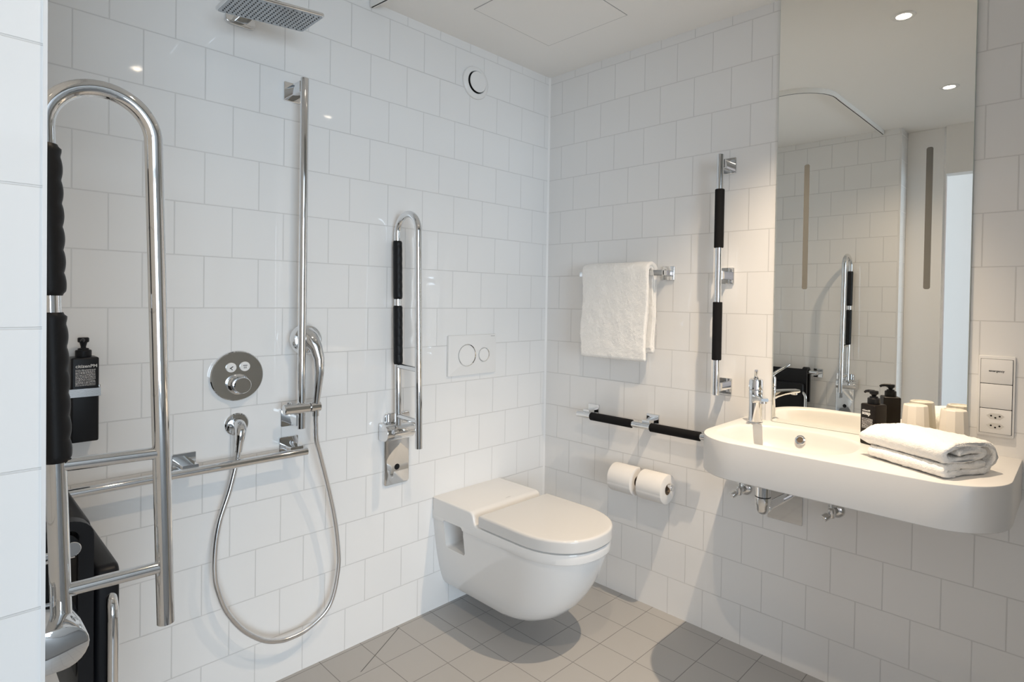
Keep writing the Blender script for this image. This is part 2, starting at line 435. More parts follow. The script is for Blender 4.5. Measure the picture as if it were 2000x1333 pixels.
# ------------------------------------------------------------------ fold-up support rails (two alike)
def local(axis, org):
    """map (X out of the wall, Y along it, Z up) to the world"""
    ox, oy = org
    if axis == 'W': return lambda X, Y, Z: Vector((ox + X, oy + Y, Z))
    return lambda X, Y, Z: Vector((ox + Y, oy - X, Z))
def fold_rail(axis, org, label):
    T = local(axis, org)
    ex = T(1, 0, 0) - T(0, 0, 0); ey = T(0, 1, 0) - T(0, 0, 0); ez = Vector((0, 0, 1))
    root = empty('fold_up_support_rail', T(0, 0, .55), label, 'grab rail', 'hinged support rails folded up against the wall')
    # wall plate
    bm = bm_new(); add_prism(bm, rrect(.108, .27, .012), T(0, 0, .685), ey, ez, ex, .011, .003, 3)
    plate = build('wall_plate', bm, M['chrome'], root)
    bm = bm_new(); add_lathe(bm, T(.0108, .0, .615), ex, [(0, .0012), (.0105, .0012), (.0115, 0), (0, 0)], 24)
    build('screw_cover', bm, M['black'], plate)
    yb = -.02
    # hinge body: D-shaped block with a rounded nose
    prof = [(.009, .727), (.042, .727)]
    for k in range(1, 12):
        a_ = R(-90 + 15 * k); prof.append((.042 + .030 * math.cos(a_), .757 + .030 * math.sin(a_)))
    prof += [(.042, .787), (.009, .787)]
    bm = bm_new(); add_prism(bm, [(p[0], p[1]) for p in prof], T(0, yb - .058, 0), ex, ez, ey, .116, .003, 2)
    hb = build('hinge', bm, M['chrome'], root)
    # bent tube: rear leg, bow, front leg (slightly leaning to the wall)
    def gx(z): return .027 + (1.46 - z) * .0305
    def fx(z): return .158 + (1.48 - z) * .0276
    pts = [T(gx(z), yb, z) for z in (.755, .9, 1.1, 1.3, 1.44)]
    zc = 1.488; xa, xb = gx(zc), fx(zc); rad = (xb - xa) / 2; xm = (xa + xb) / 2
    for k in range(0, 25):
        a_ = PI - PI * k / 24; pts.append(T(xm + rad * math.cos(a_), yb, zc + rad * math.sin(a_)))
    pts += [T(fx(z), yb, z) for z in (1.44, 1.3, 1.1, .9, .718)]
    bm = bm_new(); add_tube(bm, pts, .0125, 28)
    build('bent_tube', bm, M['chrome'], root)
    for z in (1.0, .815):
        bm = bm_new(); add_tube(bm, [T(gx(z), yb, z), T(fx(z - .004), yb, z - .004)], .0098, 20)
        build('rung', bm, M['chrome'], root)
    # two black finger grips, scalloped on the side away from the wall
    for z0, z1 in ((1.2455, 1.4605), (1.0055, 1.2215)):
        bm = bm_new(); rings = []; nz = 72; n = 32
        for i in range(nz + 1):
            z = z0 + (z1 - z0) * i / nz; c = T(gx(z), yb, z); e = min(i, nz - i)
            base = .0165 if e > 2 else .0165 - .0022 * (1 - e / 3) ** 2
            w_ = .0028 * abs(math.sin(PI * 6.5 * i / nz)) ** .7 if 1 < i < nz - 1 else 0
            ring = []
            for k in range(n):
                a_ = 2 * PI * k / n; out = max(0, math.cos(a_)) ** 3
                rr = base + w_ * out
                ring.append(c + ex * math.cos(a_) * rr + ey * math.sin(a_) * rr)
            rings.append(ring)
        add_loft(bm, rings)
        build('grip', bm, M['rubber'], root, angle=60)
    return root
fold_rail('W', (XW - .0015, -.795), 'large near chrome fold-up rail with black grips on the shower end wall')
fold_rail('N', (-.822, 0), 'smaller looking chrome fold-up rail with black grips beside the toilet')

# ------------------------------------------------------------------ square wall brackets and straight rails
def bracket(bm, T, Y, Z, reach, size=.058, arm=(.016, .040)):
    """square rose on the wall with a flat arm out to the tube"""
    ex = T(1, 0, 0) - T(0, 0, 0); ey = T(0, 1, 0) - T(0, 0, 0); ez = Vector((0, 0, 1))
    add_prism(bm, rrect(size, size, .003, 3), T(0, Y, Z), ey, ez, ex, .009, .001, 1)
    add_prism(bm, rrect(arm[0], arm[1], .002, 2), T(.009, Y, Z), ey, ez, ex, reach - .012, 0)
    return bm
TN = local('N', (0, 0))            # X out of the north wall, Y = world x
TE = lambda X, Y, Z: Vector((-X, Y, Z))
def rail_root(name, loc, label, cat, group=None): return empty(name, loc, label, cat, group)

# shower slide rail -------------------------------------------------
root = empty('shower_slide_rail', (-1.225, 0, .83), 'tall upright chrome shower slide rail on the tiled wall', 'shower rail')
for z in (1.907, .858):
    bm = bm_new(); bracket(bm, TN, -1.222, z, .088, .060, (.030, .034)); build('wall_bracket', bm, M['chrome'], root)
bm = bm_new(); add_cyl(bm, (-1.222, -.088, .832), (-1.222, -.088, 1.934), .0125, 28, .001); build('pole', bm, M['chrome'], root)
bm = bm_new(); add_cyl(bm, (-1.279, -.092, .898), (-1.200, -.096, .898), .0165, 32, .002)
add_cyl(bm, (-1.199, -.096, .898), (-1.166, -.098, .898), .0165, 32, .002)
sl = build('slider', bm, M['chrome'], root)
bm = bm_new(); add_cyl(bm, (-1.262, -.090, .912), (-1.262, -.090, .920), .0065, 20, .001)
build('release_button', bm, M['chrome'], sl)
# hand shower in its holder -----------------------------------------
root = empty('hand_shower', (-1.18, -.096, .90), 'chrome hand shower with round head resting in the slide rail holder', 'hand shower')
bm = bm_new()
hp = [(-1.181, -.100, .868), (-1.1805, -.100, .905), (-1.177, -.104, .955), (-1.174, -.108, 1.01), (-1.1745, -.106, 1.05), (-1.181, -.098, 1.085), (-1.191, -.084, 1.112), (-1.197, -.068, 1.118)]
add_tube(bm, hp, [.010, .0105, .0125, .0145, .0165, .020, .027, .034], 28)
build('handle', bm, M['chrome'], root, angle=50)
bm = bm_new()
hd = Vector((0, .97, -.12)).normalized()
add_lathe(bm, (-1.193, -.078, 1.114), hd, [(0, 0), (.028, .002), (.044, .010), (.0505, .022), (.0505, .030), (.047, .034), (0, .034)], 48)
hdh = build('head', bm, M['chrome'], root)
bm = bm_new(); add_lathe(bm, Vector((-1.193, -.078, 1.114)) + hd * .0335, hd, [(0, .002), (.044, .002), (.046, 0), (0, 0)], 40)
build('spray_face', bm, M['plastic_w'], hdh)
# wall outlet and hose ------------------------------------------------
root = empty('hose_outlet', (-1.383, 0, .852), 'small round chrome wall outlet elbow feeding the shower hose', 'shower outlet')
bm = bm_new(); add_lathe(bm, (-1.383, 0, .856), (0, -1, 0), [(.034, 0), (.034, .004), (.031, .007), (.0, .009)], 44)
build('rosette', bm, M['chrome'], root)
bm = bm_new()
add_tube(bm, [(-1.383, -.006, .858), (-1.384, -.026, .857), (-1.386, -.042, .852), (-1.388, -.050, .842), (-1.390, -.0515, .826), (-1.392, -.0505, .806), (-1.3935, -.0480, .782)], [.017, .017, .0165, .0155, .0135, .0115, .0105], 24)
build('elbow', bm, M['chrome'], root, angle=50)
def smooth_path(pts, n=8):
    out = []
    for i in range(len(pts) - 1):
        p0, p1, p2, p3 = (Vector(pts[max(i - 1, 0)]), Vector(pts[i]), Vector(pts[i + 1]), Vector(pts[min(i + 2, len(pts) - 1)]))
        for k in range(n):
            t_ = k / n
            out.append(.5 * (2 * p1 + (p2 - p0) * t_ + (2 * p0 - 5 * p1 + 4 * p2 - p3) * t_ ** 2 + (3 * p1 - p0 - 3 * p2 + p3) * t_ ** 3))
    out.append(Vector(pts[-1])); return out
hose = [(-1.1815, -.100, .872), (-1.180, -.0985, .84), (-1.176, -.096, .79), (-1.157, -.088, .727), (-1.117, -.072, .595), (-1.094, -.066, .495), (-1.079, -.06, .396), (-1.077, -.058, .334), (-1.092, -.056, .246), (-1.12, -.054, .195),
        (-1.18, -.052, .161), (-1.225, -.051, .154), (-1.267, -.05, .158), (-1.318, -.051, .182), (-1.377, -.052, .238), (-1.423, -.054, .31), (-1.446, -.054, .374), (-1.457, -.054, .43), (-1.456, -.052, .511), (-1.444, -.05, .586), (-1.418, -.0475, .666), (-1.4025, -.0462, .728), (-1.396, -.0462, .757), (-1.3935, -.0475, .786)]
hp = smooth_path(hose, 40)
bm = bm_new(); add_tube(bm, hp, [.0072 + (.0005 if i % 2 else 0) for i in range(len(hp))], 16)
tag(build('shower_hose', bm, M['steel'], origin=(-1.26, -.05, .163), angle=80), 'flexible silver shower hose hanging in a long loop', 'hose')

# thermostat plate --------------------------------------------------
root = empty('shower_thermostat', (-1.386, 0, 1.005), 'round chrome thermostat plate with two buttons on the shower wall', 'shower control')
bm = bm_new(); add_lathe(bm, (-1.386, 0, 1.005), (0, -1, 0), [(.0715, 0), (.0755, .002), (.0755, .013), (.073, .0155), (0, .0155)], 64)
build('plate', bm, M['chrome'], root)
for (x, z) in ((-1.405, 1.032), (-1.366, 1.033)):
    bm = bm_new(); add_lathe(bm, (x, -.0154, z), (0, -1, 0), [(.0145, 0), (.0145, .003), (.0135, .004), (0, .004)], 32)
    bt = build('push_button', bm, M['plastic_w'], root)
    bm = bm_new()
    if x < -1.39:
        add_box(bm, (-.0055, -.0004, -.0012), (.0055, .0004, .0012), mat=Matrix.Translation((x, -.0195, z)) @ Matrix.Rotation(R(-35), 4, 'Y'))
        add_box(bm, (-.003, -.0004, -.001), (.003, .0004, .001), mat=Matrix.Translation((x + .001, -.0195, z - .005)) @ Matrix.Rotation(R(55), 4, 'Y'))
    else:
        add_box(bm, (x - .006, -.0199, z + .0025), (x + .006, -.0191, z + .0045))
        for k in (-1, 0, 1): add_box(bm, (x - .0006 + k * .003, -.0199, z - .006), (x + .0006 + k * .003, -.0191, z))
    build('symbol', bm, M['ink'], bt, smooth=False)
bm = bm_new(); add_lathe(bm, (-1.384, -.0154, .980), (0, -1, 0), [(.031, 0), (.031, .004), (.027, .006), (.0245, .008), (.0245, .036), (.0225, .039), (0, .039)], 48)
kn = build('knob', bm, M['chrome'], root)
bm = bm_new(); add_lathe(bm, (-1.384, -.0174, .980), (0, -1, 0), [(.0315, 0), (.0318, .0015), (.0315, .003)], 48)
build('scale_ring', bm, M['plastic_l'], kn)

# low horizontal rail of the shower ---------------------------------
root = empty('shower_grab_rail', (-1.5, 0, .75), 'low horizontal chrome grab rail along the shower wall', 'grab rail')
for x in (-1.525, -1.226):
    bm = bm_new(); bracket(bm, TN, x, .764, .072, .060, (.040, .016)); build('wall_bracket', bm, M['chrome'], root)
bm = bm_new(); add_cyl(bm, (-1.86, -.07, .752), (-1.194, -.07, .752), .0125, 28, .001)
build('tube', bm, M['chrome'], root)

# shower bottle in its steel holder ---------------------------------
def pump_bottle(name, base, wdt, dep, h, rot, mat, label, cat):
    root = empty(name, base, label, cat)
    b = Vector(base); ex = Vector((math.cos(rot), math.sin(rot), 0)); ey = Vector((-math.sin(rot), math.cos(rot), 0)); ez = Vector((0, 0, 1))
    bm = bm_new(); add_prism(bm, rrect(wdt, dep, .005, 4), b, ex, ey, ez, h, .004, 3)
    body = build('body', bm, mat, root)
    bm = bm_new(); add_lathe(bm, b + ez * (h - .001), ez, [(0, 0), (.0165, 0), (.0168, .001), (.0168, .0165), (.0155, .0185), (.012, .0185), (.011, .0225), (.0055, .024), (.0055, .034), (0, .034)], 32)
    coll = build('collar', bm, M['black'], root)
    return root, body, b, ex, ey, ez
root, body, b, ex, ey, ez = pump_bottle('shower_soap_bottle', (-1.760, -.040, .876), .056, .056, .212, 0, M['bottle_s'], 'tall black pump bottle clipped to the shower wall', 'soap bottle')
bm = bm_new(); zt = .876 + .212
add_tube(bm, [b + ez * (.212 + .026), b + ez * (.212 + .038)], [.0055, .0085], 20)
add_lathe(bm, b + ez * (.212 + .037), ez, [(0, 0), (.0105, 0), (.0118, .002), (.0118, .010), (.010, .012), (0, .012)], 24)
add_tube(bm, [b + ez * (.212 + .043), b + ez * (.212 + .043) + ey * -.026 + ex * -.006, b + ez * (.212 + .039) + ey * -.034 + ex * -.008], [.005, .0045, .0035], 14)
build('pump_head', bm, M['black'], root, angle=45)
YF = -.040 - .028
text_mesh('lettering', 'citizenPM', .0112, (-1.7795, YF - .0002, .876 + .187), (1, 0, 0), (0, 0, 1), M['print'], body, bold=.00012)
def fine_print(x0, x1, z0, n, pitch, o, ex, ez, parent, th=.0013):
    """rows of fine unreadable print as tiny dashes"""
    bm = bm_new(); rnd = random.Random(3)
    ny = ex.cross(ez) if True else None
    for i in range(n):
        z = z0 - i * pitch; x = x0
        while x < x1 - .001:
            l = min(rnd.uniform(.0012, .0050), x1 - x)
            a_ = o + ex * x + ez * z; c = o + ex * (x + l) + ez * (z + th * rnd.choice((.7, 1, 1)))
            vs = [a_, a_ + ex * l, c, a_ + (c - a_ - ex * l)]
            bm.faces.new([bm.verts.new(v) for v in vs]); x += l + .0009
    return build('fine_print', bm, M['print'], parent, smooth=False)
fine_print(-.0195, .0205, .181, 14, .0030, Vector((-1.760, YF - .0003, .876)), Vector((1, 0, 0)), Vector((0, 0, 1)), body)
hold = empty('bottle_holder', (-1.76, 0, 1.0), 'flat steel clip holding the black bottle to the shower wall', 'bottle holder')
bm = bm_new(); zb, zh = .990, .0205
t_ = .0015
for lo, hi in (((-1.7895, -.0700, zb), (-1.7305, -.0685, zb + zh)), ((-1.7305, -.0700, zb), (-1.7290, -.004, zb + zh)), ((-1.7910, -.0700, zb), (-1.7895, -.004, zb + zh)), ((-1.7910, -.006, zb), (-1.7290, -.0045, zb + zh))):
    add_box(bm, lo, hi)
build('band', bm, M['steel'], hold, smooth=False)
bm = bm_new(); add_box(bm, (-1.7282, -.030, zb - .002), (-1.7225, -.0002, zb + zh + .003), .001)
build('wall_tab', bm, M['steel'], hold)

# rain shower head ----------------------------------------------------
root = empty('rain_shower', (-1.382, 0, 2.08), 'rectangular overhead rain shower on a wall arm', 'shower head')
bm = bm_new(); add_prism(bm, rrect(.085, .036, .014), (-1.384, 0, 2.08), (1, 0, 0), (0, 0, 1), (0, -1, 0), .012, .003, 3)
build('wall_rose', bm, M['chrome'], root)
bm = bm_new(); add_prism(bm, rrect(.036, .020, .004), (-1.384, -.010, 2.082), (1, 0, 0), (0, 0, 1), (0, -1, 0), .30, .002, 2)
build('arm', bm, M['chrome'], root)
tilt = Matrix.Translation((-1.3735, -.2115, 2.0385)) @ Matrix.Rotation(R(-6.1), 4, 'Y')
def tp(p): return tilt @ Vector(p)
hx, hy, hz = tilt.to_3x3() @ Vector((1, 0, 0)), tilt.to_3x3() @ Vector((0, 1, 0)), tilt.to_3x3() @ Vector((0, 0, 1))
bm = bm_new(); add_prism(bm, rrect(.246, .147, .012), tp((0, 0, 0)), hx, hy, hz, .010, .003, 3)
add_prism(bm, rrect(.11, .07, .012), tp((0, 0, .0098)), hx, hy, hz, .014, .003, 2)
head = build('head', bm, M['chrome'], root)
bm = bm_new(); add_prism(bm, rrect(.236, .137, .008), tp((0, 0, -.0008)), hx, hy, hz, .002, 0)
sf = build('spray_plate', bm, simple('grey spray plate', (.42, .45, .48), .22, .6), head, smooth=False)
bm = bm_new()
for i in range(19):
    for j in range(10):
        x = -.108 + i * .012; y = -.056 + j * .0124 + (.003 if i % 2 else -.003)
        if abs(y) > .063: continue
        add_lathe(bm, tp((x, y, -.0008)), -hz, [(.0021, 0), (.0016, .0016), (0, .0016)], 8)
nz_ = build('nozzles', bm, M['black'], head); nz_['kind'] = 'stuff'
bm = bm_new(); add_cyl(bm, (-1.3735, -.2115, 2.058), (-1.3735, -.2115, 2.084), .013, 24)
build('joint', bm, M['chrome'], root)

# ------------------------------------------------------------------ folded shower seat at the end wall
root = empty('seat_rail', (XW, -.36, .815), 'short chrome rail on the shower end wall that carries the black seat', 'rail')
for y in (-.632, -.11):
    bm = bm_new(); bracket(bm, local('W', (XW, 0)), y, .807, .088, .056, (.030, .016)); build('wall_bracket', bm, M['chrome'], root)
bm = bm_new(); add_cyl(bm, (-1.864, -.650, .815), (-1.864, -.075, .815), .0125, 28, .001)
build('tube', bm, M['chrome'], root)

root = empty('shower_bench', (-1.83, -.34, .35), 'black shower seat hung on the end wall rail and folded up', 'shower seat')
for y in (-.597, -.150):
    prof = [(-.038, .62)]
    for k in range(0, 13):
        a_ = R(180 - 15 * k); prof.append((.0 + .038 * math.cos(a_), .816 + .031 * math.sin(a_)))
    prof += [(.038, .36), (.016, .36), (.016, .79)]
    for k in range(0, 9):
        a_ = R(0 + 22.5 * k); prof.append((.0 + .0175 * math.cos(a_), .815 + .016 * math.sin(a_)))
    prof += [(-.0175, .62)]
    bm = bm_new(); add_prism(bm, prof, (-1.864, y, 0), (1, 0, 0), (0, 0, 1), (0, 1, 0), .030, 0)
    build('hanging_arm', bm, M['black'], root)
bm = bm_new(); add_prism(bm, rrect(.462, .285, .03), (-1.8495, -.361, .6925), (0, 1, 0), (0, 0, 1), (1, 0, 0), .022, .006, 3)
build('backrest', bm, M['black'], root)
bm = bm_new(); add_prism(bm, rrect(.462, .40, .018, 8), (-1.8225, -.358, .547), (0, 1, 0), (0, 0, 1), (1, 0, 0), .037, .008, 3)
st = build('seat', bm, M['black'], root)
bm = bm_new()
lp = [(-1.799, -.602, .30), (-1.799, -.602, .655)]
for k in range(1, 9):
    a_ = R(11.25 * k); lp.append((-1.799, -.602 + .04 * (1 - math.cos(a_)), .655 + .04 * math.sin(a_)))
lp += [(-1.799, -.34, .695), (-1.799, -.168, .695)]
for k in range(1, 9):
    a_ = R(90 - 11.25 * k); lp.append((-1.799, -.168 + .04 * math.cos(a_), .655 + .04 * math.sin(a_)))
lp += [(-1.799, -.128, .30)]
add_tube(bm, lp, .0095, 20)
build('support_leg', bm, M['chrome'], root)

# ------------------------------------------------------------------ toilet
root = empty('toilet', (-.468, -.35, .1), 'white wall hung toilet with closed lid in the corner', 'toilet')
XC = -.4685
def d_outline(w, yb, yf, n=32, pw=2.25):
    """D shaped plan: straight sides, superelliptic front; w half width, yb back, yf front tip"""
    ym = yf + min((yb - yf) * .8, w * 1.2)
    pts = [(XC - w, yb), (XC - w, yb - (yb - ym) * .5)]
    for k in range(0, n + 1):
        a_ = PI + PI * k / n; c, s_ = math.cos(a_), math.sin(a_)
        pts.append((XC + w * math.copysign(abs(c) ** (2 / pw), c), ym - (ym - yf) * abs(s_) ** (2 / pw)))
    pts += [(XC + w, yb - (yb - ym) * .5), (XC + w, yb)]
    return pts
def dring(w, yb, yf, z, pw=2.25): return [(x, y, z) for x, y in d_outline(w, yb, yf, 40, pw)]
# bowl body: lofted from the underside up to the waist, then a slightly wider rim band
lv = [(.086, .085, -.415), (.087, .100, -.446), (.092, .114, -.474), (.106, .123, -.512), (.130, .1325, -.551), (.168, .1435, -.591), (.22, .1545, -.629), (.27, .1635, -.657), (.32, .1705, -.677), (.355, .1745, -.688), (.3705, .1750, -.691),
      (.3712, .1752, -.6915), (.3720, .1795, -.699), (.3745, .1808, -.702), (.39, .181, -.704), (.404, .181, -.704), (.4075, .1800, -.703), (.4090, .1770, -.699)]
bm = bm_new()
add_loft(bm, [dring(w_, -.0005, yf, z) for z, w_, yf in lv])
body = build('bowl', bm, M['ceramic'], root, angle=40)
# recess in the left flank
bm = bm_new()
add_prism(bm, rrect(.118, .112, .012, 4), (XC - .28, -.128, .3275), (0, -1, 0), (0, 0, 1), (1, 0, 0), .20, 0)
cut = build('cutter', bm, M['ceramic'])
md = body.modifiers.new('recess', 'BOOLEAN'); md.operation = 'DIFFERENCE'; md.object = cut; md.solver = 'EXACT'
dg = bpy.context.evaluated_depsgraph_get(); dg.update()
me2 = bpy.data.meshes.new_from_object(body.evaluated_get(dg)); body.modifiers.clear(); body.data = me2
me2.shade_smooth(); me2.set_sharp_from_angle(angle=R(36))
bpy.data.objects.remove(cut)
# raised shelf at the back, running down to the rim in a soft step
bm = bm_new()
sh = [(-.0005, .384), (-.278, .384), (-.278, .4092), (-.271, .4098), (-.265, .4115), (-.2595, .416), (-.2555, .424), (-.252, .438), (-.2485, .447), (-.244, .4525), (-.237, .4565), (-.228, .4582), (-.0005, .4582)]
add_prism(bm, sh, (XC - .1813, 0, 0), (0, 1, 0), (0, 0, 1), (1, 0, 0), .3626, .007, 4)
shf = build('shelf', bm, M['ceramic'], root, angle=40)
bm = bm_new()
for k, l in enumerate((.002, .003, .002, .003, .002, .0025)):
    add_box(bm, (XC + .02 + k * .0042, -.2165, .4581), (XC + .02 + k * .0042 + l, -.2142, .4586))
build('maker_mark', bm, M['grey_ink'], shf, smooth=False)
# seat ring set back under the lid, thick lid with a crisp rounded rim
bm = bm_new()
add_loft(bm, [dring(.1735, -.300, -.692, .4088), dring(.1735, -.300, -.692, .4155)])
build('seat_ring', bm, M['seat_white'], root)
bm = bm_new()
rings = [dring(.1795, -.2885, -.7055, .4140), dring(.1815, -.2865, -.7075, .4145), dring(.183, -.285, -.709, .4165), dring(.1832, -.2848, -.7092, .440), dring(.1832, -.2848, -.7092, .4490)]
for k in range(1, 7):
    a_ = R(15 * k); i_ = .0085 * (1 - math.cos(a_)); rings.append(dring(.1832 - i_, -.2848 - i_, -.7092 + i_, .4490 + .0085 * math.sin(a_)))
rings += [dring(.168, -.300, -.692, .4578), dring(.12, -.34, -.62, .4582), dring(.06, -.40, -.54, .4584)]
add_loft(bm, rings); build('lid', bm, M['seat_white'], root, angle=30)

# ------------------------------------------------------------------ flush plate, air valve
root = empty('flush_plate', (-.46, 0, 1.016), 'white flush plate with one large and one small round button', 'flush plate')
bm = bm_new(); add_prism(bm, rrect(.258, .166, .004, 4), (-.4605, 0, 1.0165), (1, 0, 0), (0, 0, 1), (0, -1, 0), .0125, .002, 2)
pl = build('plate', bm, M['plastic_w'], root)
for (x, z, r_) in ((-.4935, 1.0155, .0465), (-.4015, 1.0135, .0305)):
    bm = bm_new(); add_lathe(bm, (x, -.0120, z), (0, -1, 0), [(r_ - .003, .0006), (r_ - .003, .0022), (r_, .0028), (r_ + .0004, .0006)], 56)
    rg = build('chrome_ring', bm, M['chrome'], root)
    bm = bm_new(); add_lathe(bm, (x, -.0122, z), (0, -1, 0), [(0, 0), (r_ - .0038, 0), (r_ - .0038, .0018), (r_ - .005, .0026), (0, .0028)], 56)
    build('button', bm, M['plastic_w'], root)
bm = bm_new()
for k, l in enumerate((.0028, .0022, .003, .0022, .003, .0024)):
    add_box(bm, (-.3625 + k * .0038, -.0129, 1.0905), (-.3625 + k * .0038 + l, -.0124, 1.0932))
build('maker_mark', bm, M['grey_ink'], pl, smooth=False)

root = empty('air_valve', (-.461, 0, 2.156), 'round white exhaust air valve high on the shower wall', 'vent')
bm = bm_new(); add_lathe(bm, (-.461, 0, 2.156), (0, -1, 0), [(.0665, 0), (.068, .003), (.066, .008), (.058, .013), (.048, .0145), (.0455, .012), (.044, 0)], 64)
build('ring', bm, M['plastic_w'], root)
bm = bm_new(); add_lathe(bm, (-.461, -.0005, 2.156), (0, -1, 0), [(0, 0), (.0452, 0), (.0452, .0008), (0, .0008)], 48)
build('throat', bm, M['hole'], root)
bm = bm_new(); add_lathe(bm, (-.461, -.0012, 2.156), (0, -1, 0), [(0, 0), (.02, 0), (.022, .006), (.0405, .016), (.042, .019), (.040, .0215), (0, .0225)], 56)
build('disc', bm, M['plastic_w'], root)

# ------------------------------------------------------------------ east wall: towel rail, grab rails, paper
root = empty('towel_rail', (-.03, -.48, 1.366), 'square chrome towel rail holding a white towel', 'towel rail')
bm = bm_new(); add_prism(bm, rrect(.056, .056, .003, 3), (0, -.669, 1.366), (0, -1, 0), (0, 0, 1), (-1, 0, 0), .009, .001, 1)
add_box(bm, (-.066, -.680, 1.356), (-.008, -.658, 1.376), .0015)
build('wall_bracket', bm, M['chrome'], root)
bm = bm_new(); add_box(bm, (-.070, -.680, 1.355), (-.056, -.262, 1.377), .0015)
build('bar', bm, M['chrome'], root)

def noise_disp(bm, amp, sc_, seed):
    off = Vector((seed * 3.1, seed * 1.7, seed * .9))
    bm.normal_update()
    mv = [(v, v.normal * (noise.noise(v.co * sc_ + off) * amp + noise.noise(v.co * sc_ * 3.3 + off) * amp * .35)) for v in bm.verts]
    for v, d in mv: v.co += d
def resample(pts, step):
    pts = [Vector(p) for p in pts]; out = [pts[0]]; acc = 0
    for a_, b_ in zip(pts, pts[1:]):
        d = (b_ - a_).length; t_ = step - acc
        while t_ <= d:
            out.append(a_ + (b_ - a_) * (t_ / d)); t_ += step
        acc = d - (t_ - step)
    if (out[-1] - pts[-1]).length > step * .3: out.append(pts[-1])
    return out
def cloth_sheet(bm, center, thick, o, eu, ev, ew, w0, w1, nw, edge_wave=None, warp=None):
    """thick sheet: centre line (u, v) pairs, extruded along ew from w0 to w1"""
    c = [Vector((p[0], p[1])) for p in center]; n = len(c)
    loop = []
    nr = []
    for i in range(n):
        t_ = (c[min(i + 1, n - 1)] - c[max(i - 1, 0)]).normalized(); nr.append(Vector((-t_.y, t_.x)))
    h = thick / 2
    top = [c[i] + nr[i] * h for i in range(n)]; bot = [c[i] - nr[i] * h for i in range(n)]
    t0 = (c[1] - c[0]).normalized(); t1 = (c[-1] - c[-2]).normalized()
    end = [c[-1] + t1 * h * .7 + nr[-1] * h * .6, c[-1] + t1 * h, c[-1] + t1 * h * .7 - nr[-1] * h * .6]
    sta = [c[0] - t0 * h * .7 - nr[0] * h * .6, c[0] - t0 * h, c[0] - t0 * h * .7 + nr[0] * h * .6]
    loop = top + end + list(reversed(bot)) + sta
    cen = c + [c[-1]] * 3 + list(reversed(c)) + [c[0]] * 3
    rings = []
    o, eu, ev, ew = Vector(o), Vector(eu), Vector(ev), Vector(ew)
    ws = []
    e = h * .8
    for (f_, s_) in ((0, .45), (.25, .75), (.6, .93), (1, 1)): ws.append((w0 + e * f_, s_))
    for k in range(1, nw): ws.append((w0 + e + (w1 - w0 - 2 * e) * k / nw, 1))
    for (f_, s_) in ((1, 1), (.6, .93), (.25, .75), (0, .45)): ws.append((w1 - e * f_, s_))
    for w_, s_ in ws:
        ring = []
        for p, q in zip(loop, cen):
            pp = q + (p - q) * s_
            ww = w_ + (edge_wave(pp.x, pp.y) if edge_wave else 0)
            v = o + eu * pp.x + ev * pp.y + ew * ww
            if warp: v = warp(v, pp, (w_ - w0) / (w1 - w0))
            ring.append(v)
        rings.append(ring)
    add_loft(bm, rings)
# hanging towel: folded lengthways, front panel longer than the back one
zb_ = 1.366
def over_bar(zf, zk, off, x0=-.063):
    pts = [(-.016 - off - .008, zf)]
    pts += [(-.016 - off - .006, zf + .08), (-.0155 - off, zb_ - .05), (-.015 - off, zb_ - .012)]
    for k in range(0, 9):
        a_ = PI - PI * k / 8; pts.append(((.014 + off) * math.cos(a_), zb_ + .006 + (.014 + off) * math.sin(a_)))
    pts += [(.015 + off * .7, zb_ - .03), (.014 + off * .7, zk + .1), (.012 + off * .7, zk)]
    return resample([(x0 + p[0], p[1], 0) for p in pts], .0042)
root = empty('hanging_towel', (-.063, -.47, 1.366), 'white terry towel folded over the square towel rail', 'towel')
def warp_t(v, pp, t_):
    k = (1.40 - v.z) / .4
    v = v.copy(); v.y += .010 * k * (t_ - .5) * 2 * .3 + .004 * math.sin(v.z * 21 + pp.x * 30)
    return v
bm = bm_new()
cloth_sheet(bm, [(p.x, p.y) for p in over_bar(1.022, 1.052, .017)], .017, (0, 0, 0), (1, 0, 0), (0, 0, 1), (0, -1, 0), .302, .634, 84, None, warp_t)
noise_disp(bm, .0022, 26, 1); noise_disp(bm, .0013, 120, 5)
build('outer_layer', bm, M['terry'], root, angle=75)
bm = bm_new()
cloth_sheet(bm, [(p.x, p.y) for p in over_bar(1.034, 1.064, .004)], .011, (0, 0, 0), (1, 0, 0), (0, 0, 1), (0, -1, 0), .306, .629, 70, None, warp_t)
noise_disp(bm, .0012, 30, 2); noise_disp(bm, .0011, 120, 6)
build('inner_layer', bm, M['terry'], root, angle=75)

root = empty('upright_grab_rail', (0, -.916, .91), 'upright chrome grab rail with two black grips beside the mirror', 'grab rail')
for z in (1.757, 1.352, .943):
    bm = bm_new(); bracket(bm, lambda X, Y, Z: Vector((-X, -Y, Z)), .916, z, .062, .058, (.022, .030)); build('wall_bracket', bm, M['chrome'], root)
bm = bm_new(); add_cyl(bm, (-.064, -.912, .914), (-.064, -.912, 1.790), .0125, 28, .001); build('tube', bm, M['chrome'], root)
for z0, z1 in ((1.451, 1.664), (1.042, 1.254)):
    bm = bm_new(); add_cyl(bm, (-.064, -.912, z0), (-.064, -.912, z1), .0170, 32, .002); build('grip', bm, M['foam'], root)

